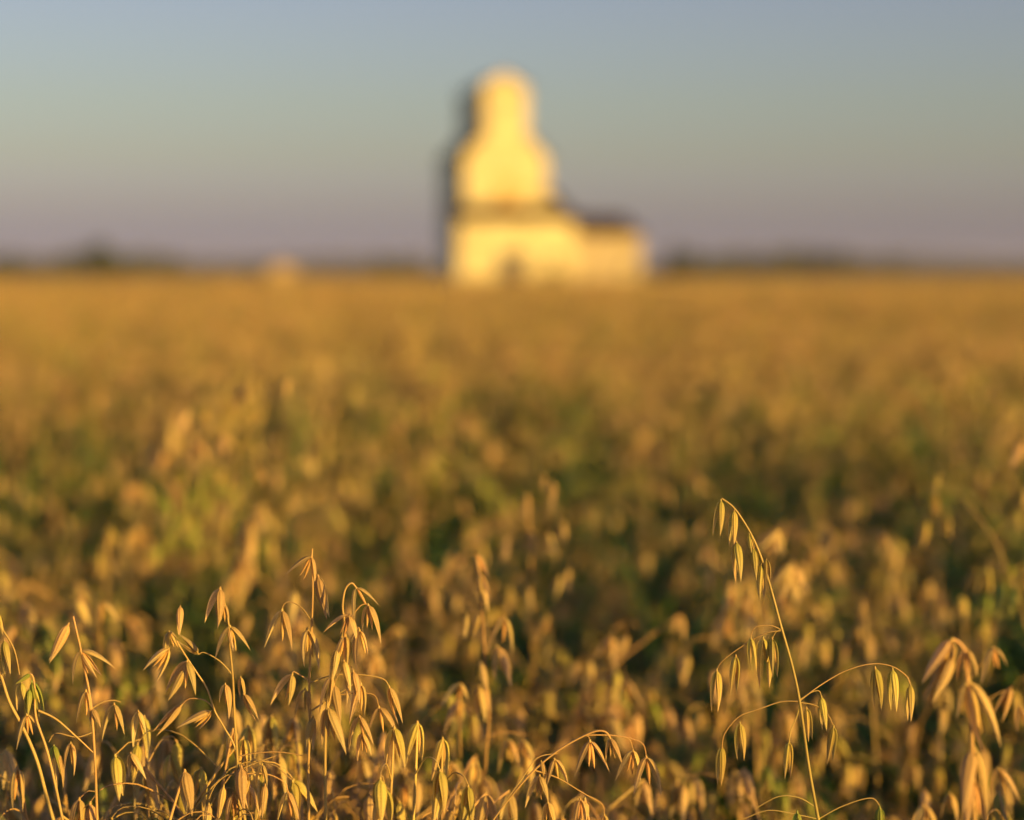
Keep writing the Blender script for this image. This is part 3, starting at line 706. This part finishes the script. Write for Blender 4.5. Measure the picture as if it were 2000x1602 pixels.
# ------------------------------------------------------------------ the other individual plants
HEROX = [(1560, 'the tall nodding stalk'), (606, 'the pointed upright stalk'), (660, 'the hooked crowded stalk'), (450, 'the slender wavy stalk'), (100, 'the reddish stem'),
         (170, 'the reddish stem'), (1150, 'the low bowed panicle'), (1900, 'the stout bright stalk'), (950, 'the bunched stalk')]
GEN = []
rn = random.Random(77)
# candidate spots: jittered grid over the wedge seen by the camera, nearest first
cell = 0.102
def lump(x, y):
    k = 1 - 0.75 * sm(3, 8, y)
    return k * 0.6 * (0.030 * math.sin(x * 3.1 + 1.3 + 0.8 * math.sin(y * 1.7)) * math.sin(y * 2.3 + .5) + 0.025 * math.sin(x * 1.1 - y * 1.9 + 2.0))
cand = []
y = 0.46; c0 = 0.06
while y < 3.8:
    cl = c0 if y < 1.25 else cell
    half = 0.30 * y + 0.03; k = int(half / cl) + 1
    for i in range(-k, k + 1):
        X = i * cl + rn.uniform(-.5, .5) * cl; Y = y + rn.uniform(-.5, .5) * cl
        if abs(X) < 0.287 * Y + 0.035: cand.append((X, Y))
    y += cl
for k in range(64):
    Y = rn.uniform(.77, 1.08); cand.append(((rn.uniform(-20, 880) - 1000) / FPX * Y, Y))
for k in range(66):
    Y = rn.uniform(.76, .9); cand.append(((rn.uniform(-20, 860) - 1000) / FPX * Y, Y))
for k in range(10):
    Y = rn.uniform(.78, .98); cand.append(((rn.uniform(900, 2000) - 1000) / FPX * Y, Y))
cand.sort(key=lambda p: p[1])
n_ind = 0; IND_Y = 2.0
for X, Y in cand:
    if n_ind >= 283: IND_Y = Y; break
    px = 1000 + X / Y * FPX
    g = ground_z(X, Y)
    top = CAM_Z - 0.225 + rn.gauss(0, 0.05) + lump(X, Y)
    if Y > 1.2 and rn.random() < 0.16: top += rn.uniform(.05, .10)
    if Y < 1.1:                                      # near plants stay below the measured stalks
        lim = 1350 if px < 850 else 1430
        if Y < 0.73: lim = 1600
        lim += rn.uniform(0, 150)
        if 1080 < px < 1520 and Y < 1.0: lim += 60
        top = min(top, CAM_Z - (lim - HOR) / FPX * Y)
        if Y < 0.95 and px > 850 and rn.random() < 0.42: continue
    v = rn.choices(range(12), [3, 3, 3, 3, 3, 2.4, 2.4, 3, 3, 2.4, 3, 1.6])[0]
    r = RIPE[v]
    kind = ('ripe golden', 'half-ripe', 'unripe green')[r]
    if Y < 1.05:
        near = min(HEROX, key=lambda q: abs(q[0] - px))[1]
        lb = f'short {kind} {LOOK[v]} oat head crowded in beside {near}'
    else:
        where = ('the tallest tree clump' if px < 350 else 'the small pale bin' if px < 720 else 'the elevator tower' if px < 1110 else 'the storage shed' if px < 1330
                 else 'the trees past the shed' if px < 1690 else 'the far open skyline')
        deep = 'just behind the front' if Y < 1.6 else 'deep in the crop'
        lb = f'{kind} {LOOK[v]} oat plant {deep}, towards {where}'
    oat_plant(v, (X, Y, g), rn.uniform(0, 6.28), top - g, Y < 1.05, lb, 'oat plants at the edge of the field')
    n_ind += 1

# ------------------------------------------------------------------ the rest of the crop as one mass (geometry nodes)
def bake_variant(i):
    (st, lv, sk), r = VAR[i]
    b = MB(); b.v, b.f, b.uv, b.mi, b.mats = list(st.v), list(st.f), list(st.uv), list(st.mi), list(st.mats)
    for l in lv:
        b.add(l.v, l.f, [(0, 0)] * len(l.v), l.mats[0])
        k = sum(len(f) for f in l.f); b.uv[-k:] = l.uv
    for s in sk: bake_spik(b, s, s.r, False)
    return b
def shoot(seed):
    rn = random.Random(seed); b = MB()
    for k in range(rn.randint(6, 8)):
        leaf_geo(b, (rn.gauss(0, .012), rn.gauss(0, .012), rn.uniform(0.45, 0.78)), rn.uniform(0, 6.28), rn.uniform(0.18, 0.30), rn.uniform(0.0035, 0.0065), rn.uniform(1.0, 1.5),
                 LEAF[rn.choices((0, 1, 2), (1, 2, 6))[0]], rn)
    b.tube([Vector((0, 0, 0)), Vector((0.005, 0, .4)), Vector((0, .004, .8))], 0.0018, STEM[2], 5, 0, .3)
    return b
BK = [bake_variant(i) for i in range(12)] + [shoot(40 + i) for i in range(4)]
proto = [bpy.data.objects.new('oat_pattern', b.mesh('oat_pattern')) for b in BK]
def clump(seed, size, n):
    rn = random.Random(seed); b = MB()
    for k in range(n):
        s = BK[rn.choices(range(16), [3, 3, 3, 3, 3, 2, 2, 3, 3, 2, 3, 0.8, 4, 4, 4, 4])[0]]
        M = Matrix.Translation((rn.uniform(-.5, .5) * size, rn.uniform(-.5, .5) * size, rn.gauss(0, .05))) @ Matrix.Rotation(rn.uniform(0, 6.28), 4, 'Z')
        base = len(b.v); b.v += [tuple(M @ Vector(v)) for v in s.v]; b.f += [tuple(i + base for i in f) for f in s.f]; b.uv += s.uv
        mp = [b.slot(m) for m in s.mats]; b.mi += [mp[i] for i in s.mi]
    return b.mesh('oat_clump')
proto2 = [bpy.data.objects.new('oat_clump_pattern', clump(900 + i, 0.55, 44)) for i in range(5)]
def scatter(name, pts, protos):
    me = bpy.data.meshes.new(name); me.from_pydata([p[0] for p in pts], [], [])
    for nm, typ, idx in (('turn', 'FLOAT', 1), ('which', 'INT', 2), ('size', 'FLOAT', 3)):
        a = me.attributes.new(nm, typ, 'POINT'); a.data.foreach_set('value', [p[idx] for p in pts])
    o = link(name, me)
    g = bpy.data.node_groups.new(name, 'GeometryNodeTree')
    g.interface.new_socket('Geometry', in_out='INPUT', socket_type='NodeSocketGeometry'); g.interface.new_socket('Geometry', in_out='OUTPUT', socket_type='NodeSocketGeometry')
    gi = g.nodes.new('NodeGroupInput'); go = g.nodes.new('NodeGroupOutput')
    j = g.nodes.new('GeometryNodeJoinGeometry')
    for p in protos:
        oi = g.nodes.new('GeometryNodeObjectInfo'); oi.inputs['Object'].default_value = p; oi.inputs['As Instance'].default_value = True
        g.links.new(oi.outputs['Geometry'], j.inputs[0])
    ip = g.nodes.new('GeometryNodeInstanceOnPoints'); ip.inputs['Pick Instance'].default_value = True
    def na(nm, dt):
        n_ = g.nodes.new('GeometryNodeInputNamedAttribute'); n_.data_type = dt; n_.inputs['Name'].default_value = nm; return n_.outputs['Attribute']
    cx = g.nodes.new('ShaderNodeCombineXYZ'); g.links.new(na('turn', 'FLOAT'), cx.inputs[2])
    er = g.nodes.new('FunctionNodeEulerToRotation'); g.links.new(cx.outputs[0], er.inputs[0])
    g.links.new(gi.outputs[0], ip.inputs['Points']); g.links.new(j.outputs[0], ip.inputs['Instance'])
    g.links.new(na('which', 'INT'), ip.inputs['Instance Index']); g.links.new(er.outputs[0], ip.inputs['Rotation']); g.links.new(na('size', 'FLOAT'), ip.inputs['Scale'])
    g.links.new(ip.outputs[0], go.inputs[0])
    md = o.modifiers.new('crop', 'NODES'); md.node_group = g
    return o
pts = []
rn = random.Random(4)
def inview(X, Y): return Y > 0.40 and abs(X) < 0.287 * Y + 0.035
y = -1.5
while y < 6.6:
    cell = 0.102 if y < 2.6 else 0.102 - 0.042 * sm(2.6, 4.0, y)
    half = 0.30 * max(y, 0) + 0.35
    x = -half - (1.3 if y > 0.4 else 0.3)
    while x < half + 2.2:
        X = x + rn.uniform(-.5, .5) * cell; Y = y + rn.uniform(-.5, .5) * cell; x += cell
        if Y < 6.5 and not (inview(X, Y) and Y < IND_Y):
            if Y < 0.45 and math.hypot(X, Y) < 0.33: continue          # room for the tripod
            if Y < 0.3 and X < 0: continue
            g = ground_z(X, Y); top = CAM_Z - 0.21 + rn.gauss(0, 0.06 - 0.02 * sm(2, 4, Y)) + lump(X, Y)
            if Y < 0.6: top = min(top, CAM_Z - 0.18)
            if not inview(X, Y) and Y < 1.3: top -= 0.03
            pts.append(((X, Y, g + top - g - 1.0), rn.uniform(0, 6.28), rn.choices(range(12), [3, 3, 3, 3, 3, 2.4, 2.4, 3, 3, 2.4, 3, 1.6])[0], 1.0))
    y += cell
near_mass = scatter('oat_crop', pts, proto[:12])
tag(near_mass, 'ripe golden oat crop thickening behind the front stalks', 'oats', kind='stuff')
pts = []
y = -1.0; c1 = 0.056
while y < 6.6:
    half = 0.30 * max(y, 0) + 0.35; x = -half - (1.2 if y > 0.4 else .2)
    while x < half + 1.4:
        X = x + rn.uniform(-.5, .5) * c1; Y = y + rn.uniform(-.5, .5) * c1; x += c1
        if Y < 0.5 and (math.hypot(X, Y) < 0.33 or X < 0): continue
        t = CAM_Z - 0.225 + rn.gauss(0, .04) + lump(X, Y) - 0.055 * (1 - sm(1.1, 1.8, Y))
        if Y < 1.1: t = min(t, CAM_Z - (1420 + rn.uniform(0, 160) - HOR) / FPX * max(Y, .35))
        pts.append(((X, Y, t - 1.0), rn.uniform(0, 6.28), rn.randrange(4), 1.0))
    y += c1
leaf_mass = scatter('oat_leaves', pts, proto[12:])
tag(leaf_mass, 'green oat leaves filling the shade under the ripe heads', 'leaves', kind='stuff')
pts = []
y = 6.6; step = 0.42
while y < 1100:
    half = 0.31 * y + 1.0 + min(6, y * .1)
    x = -half
    while x < half + (4 if y < 60 else 0):
        X = x + rn.uniform(-.5, .5) * step; Y = y + rn.uniform(-.5, .5) * step; x += step
        # nothing grows where the buildings stand
        lx, ly = X - ex, Y - ED
        if -9 < lx < 19 and -9.5 < ly < 16: continue
        if abs(X - bx_) < 3.2 and -1.5 < Y - bd < 5: continue
        pts.append(((X, Y, ground_z(X, Y) + 0.06 + rn.gauss(0, .03) + lump(X, Y)), rn.uniform(0, 6.28), rn.randrange(5), 1.0))
    y += step; step = 0.42 + max(0, y - 15) * 0.017
far_mass = scatter('oat_field', pts, proto2)
tag(far_mass, 'wide golden oat field running out to the horizon around the elevator', 'oats', kind='stuff')
def haze():
    b = MB(); m = mat('haze_air'); q = N(m)
    v = q.n('ShaderNodeVolumePrincipled'); v.inputs['Color'].default_value = (0.55, 0.62, 0.95, 1); v.inputs['Density'].default_value = 0.00014; v.inputs['Anisotropy'].default_value = 0.0
    o = q.n('ShaderNodeOutputMaterial'); q.l(v.outputs[0], o.inputs['Volume'])
    box(b, -6500, 6500, -6500, 6500, -5, 45, m)
    tag(link('haze', b.mesh('haze', False)), 'thin evening haze over the whole field', kind='stuff')
haze()
print('plants', n_ind, IND_Y, 'clumps', len(pts), 'objects', len(bpy.data.objects))
